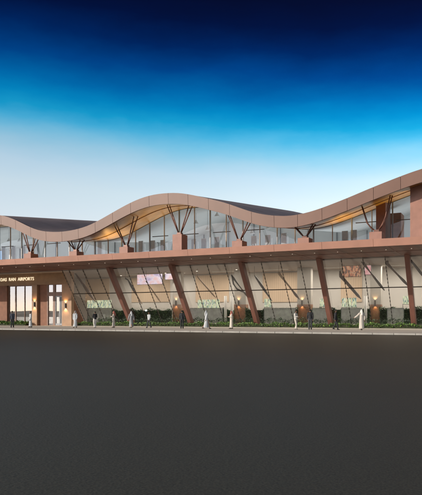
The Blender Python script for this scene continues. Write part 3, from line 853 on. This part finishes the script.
person(30.5, 327.4, 311.4, 150, 'robe', 'person with dark hair in a pale robe at the right edge of the entrance window', .08, 'swing', 'paleblue', skin=2)
person(75.2, 327.7, 311.0, 190, 'robe', 'person in a long pale grey robe and head cloth right of the entrance door', .14, 'swing', 'paleblue', headwear='scarf', headcol='paleblue', skin=1)
person(95.0, 327.8, 311.4, 60, 'suit', 'person in a black jacket and white trousers below the long frieze', .06, 'both', 'black', 'white', skin=1)
person(113.7, 327.6, 311.2, 120, 'robe', 'person in a cream robe and red headscarf at the first pier', .06, 'both', 'cream', headwear='scarf', headcol='red', skin=1)
person(131.3, 328.0, 311.2, 60, 'robe', 'person striding in a mid grey robe, right of the first pier', .30, 'swing', 'grey', headwear='scarf', headcol='paleblue', skin=1)
person(149.0, 328.0, 312.2, 165, 'suit', 'person in a pale grey jacket and dark trousers below the bright white glare', .24, 'swing', 'paleblue', 'charcoal', skin=2)
person(182.0, 328.6, 310.4, 15, 'suit', 'person in a black jacket and trousers standing at the foot of the second pier', .07, 'swing', 'black', 'black', skin=1)
person(206.3, 328.8, 310.6, -35, 'robe', 'person striding in a light grey robe, just right of the second pier', .34, 'swing', 'paleblue', headwear='scarf', headcol='paleblue', skin=1)
person(231.3, 328.8, 311.0, 130, 'robe', 'person in a pale robe and red headscarf before two white indoor columns', .08, 'both', 'cream', headwear='scarf', headcol='red', skin=1)
person(295.8, 329.4, 310.4, -100, 'suit', 'person in a cream jacket and cream trousers facing the person in black', .10, 'both', 'white', 'cream', skin=2)
person(310.2, 329.6, 309.2, 10, 'suit', 'person in a black suit seen from behind, beside the person in cream', .08, 'swing', 'black', 'charcoal', skin=1)
person(335.6, 329.8, 309.6, -70, 'suit', 'person in all black walking past the foot of the fourth pier', .18, 'swing', 'black', 'black', skin=2)
person(361.6, 330.2, 309.4, 35, 'robe', 'person in a long cream robe with one arm held out, rightmost of all', .16, 'out', 'cream', headwear='scarf', headcol='white', skin=1)

# ---------------------------------------------------------------- camera
cam = bpy.data.cameras.new('camera'); co = bpy.data.objects.new('camera', cam); col.objects.link(co)
cam.sensor_fit = 'HORIZONTAL'; cam.sensor_width = 36; cam.lens = F/422*36
cam.shift_y = (HY-247.5)/422; cam.clip_end = 12000; cam.clip_start = .05
co.location = (0, 0, EYE); co.rotation_euler = (R(90), 0, YAW)
sc.camera = co

# ---------------------------------------------------------------- light and sky
AZ = R(38)                                   # sun left of the facade's normal
TE = math.atan(.34*math.cos(AZ))            # elevation
d = Vector((math.sin(AZ)*math.cos(TE), math.cos(AZ)*math.cos(TE), -math.sin(TE)))   # direction the light travels
sun = bpy.data.lights.new('sun', 'SUN'); sun.energy = 3.8; sun.angle = R(.5); sun.color = (1, .90, .78)
so = bpy.data.objects.new('sun', sun); col.objects.link(so); so.rotation_euler = d.to_track_quat('-Z', 'Y').to_euler()
w = bpy.data.worlds.new('World'); sc.world = w; w.use_nodes = True
nt = w.node_tree; bg = nt.nodes['Background']
sky = nt.nodes.new('ShaderNodeTexSky'); sky.sky_type = 'NISHITA'; sky.sun_disc = False
sky.sun_elevation = TE
sky.sun_rotation = math.atan2(-d.x, -d.y)    # measured clockwise from +Y
sky.air_density = 1.0; sky.dust_density = .6; sky.ozone_density = 2.5
tc = nt.nodes.new('ShaderNodeTexCoord'); sp = nt.nodes.new('ShaderNodeSeparateXYZ')
nt.links.new(tc.outputs['Generated'], sp.inputs[0])
# fitted tint multiplied onto the sky by height above the horizon, deep blue overhead
ramp = nt.nodes.new('ShaderNodeValToRGB')
cr = ramp.color_ramp; cr.interpolation = 'LINEAR'
SKY = [(0.0,(.30,.36,.62)),(.06,(.40,.46,.66)),(.126,(.94,.67,.565)),(.19,(1.0,.735,.575)),(.222,(.90,.725,.585)),(.245,(.67,.68,.57)),(.267,(.39,.625,.57)),(.286,(.135,.53,.55)),
       (.301,(.02,.43,.50)),(.318,(.003,.325,.45)),(.339,(.001,.205,.36)),(.373,(.001,.085,.225)),(.406,(.001,.03,.108)),(.437,(.003,.011,.047)),(.466,(.005,.007,.027)),(.6,(.012,.018,.05)),(1.0,(.03,.04,.08))]
cr.elements[0].position = SKY[0][0]; cr.elements[0].color = (*SKY[0][1], 1)
cr.elements[1].position = SKY[-1][0]; cr.elements[1].color = (*SKY[-1][1], 1)
for p_, c_ in SKY[1:-1]:
    e_ = cr.elements.new(p_); e_.color = (*c_, 1)
# thin cirrus wisps shift the gradient a little
cn = nt.nodes.new('ShaderNodeTexNoise'); cn.inputs['Scale'].default_value = 4.5; cn.inputs['Detail'].default_value = 7; cn.inputs['Roughness'].default_value = .55
mp = nt.nodes.new('ShaderNodeMapping'); mp.inputs['Scale'].default_value = (1.5, 1.5, 4.5)
nt.links.new(tc.outputs['Generated'], mp.inputs[0]); nt.links.new(mp.outputs[0], cn.inputs['Vector'])
ma = nt.nodes.new('ShaderNodeMapRange'); ma.inputs['From Min'].default_value = .35; ma.inputs['From Max'].default_value = .75
ma.inputs['To Min'].default_value = .003; ma.inputs['To Max'].default_value = -.011
nt.links.new(cn.outputs['Fac'], ma.inputs['Value'])
ad = nt.nodes.new('ShaderNodeMath'); ad.operation = 'ADD'
dt = nt.nodes.new('ShaderNodeVectorMath'); dt.operation = 'DOT_PRODUCT'; dt.inputs[1].default_value = (.9, .437, 0)   # tilts the fitted tint, so the sky is paler towards the left
nt.links.new(tc.outputs['Generated'], dt.inputs[0])
ml = nt.nodes.new('ShaderNodeMath'); ml.operation = 'MULTIPLY_ADD'; ml.inputs[1].default_value = .062
nt.links.new(dt.outputs['Value'], ml.inputs[0]); nt.links.new(sp.outputs['Z'], ml.inputs[2])
nt.links.new(ml.outputs[0], ad.inputs[0]); nt.links.new(ma.outputs[0], ad.inputs[1]); nt.links.new(ad.outputs[0], ramp.inputs[0])
mul = nt.nodes.new('ShaderNodeMix'); mul.data_type = 'RGBA'; mul.blend_type = 'MULTIPLY'; mul.inputs['Factor'].default_value = 1
sc3 = nt.nodes.new('ShaderNodeVectorMath'); sc3.operation = 'SCALE'; sc3.inputs['Scale'].default_value = 3.2
nt.links.new(ramp.outputs[0], sc3.inputs[0])
nt.links.new(sky.outputs[0], mul.inputs['A']); nt.links.new(sc3.outputs[0], mul.inputs['B'])
nt.links.new(mul.outputs['Result'], bg.inputs['Color'])
bg.inputs['Strength'].default_value = .12
sc.view_settings.view_transform = 'Standard'; sc.view_settings.look = 'None'
sc.view_settings.exposure = 0; sc.view_settings.gamma = 1; sc.view_settings.use_curve_mapping = False
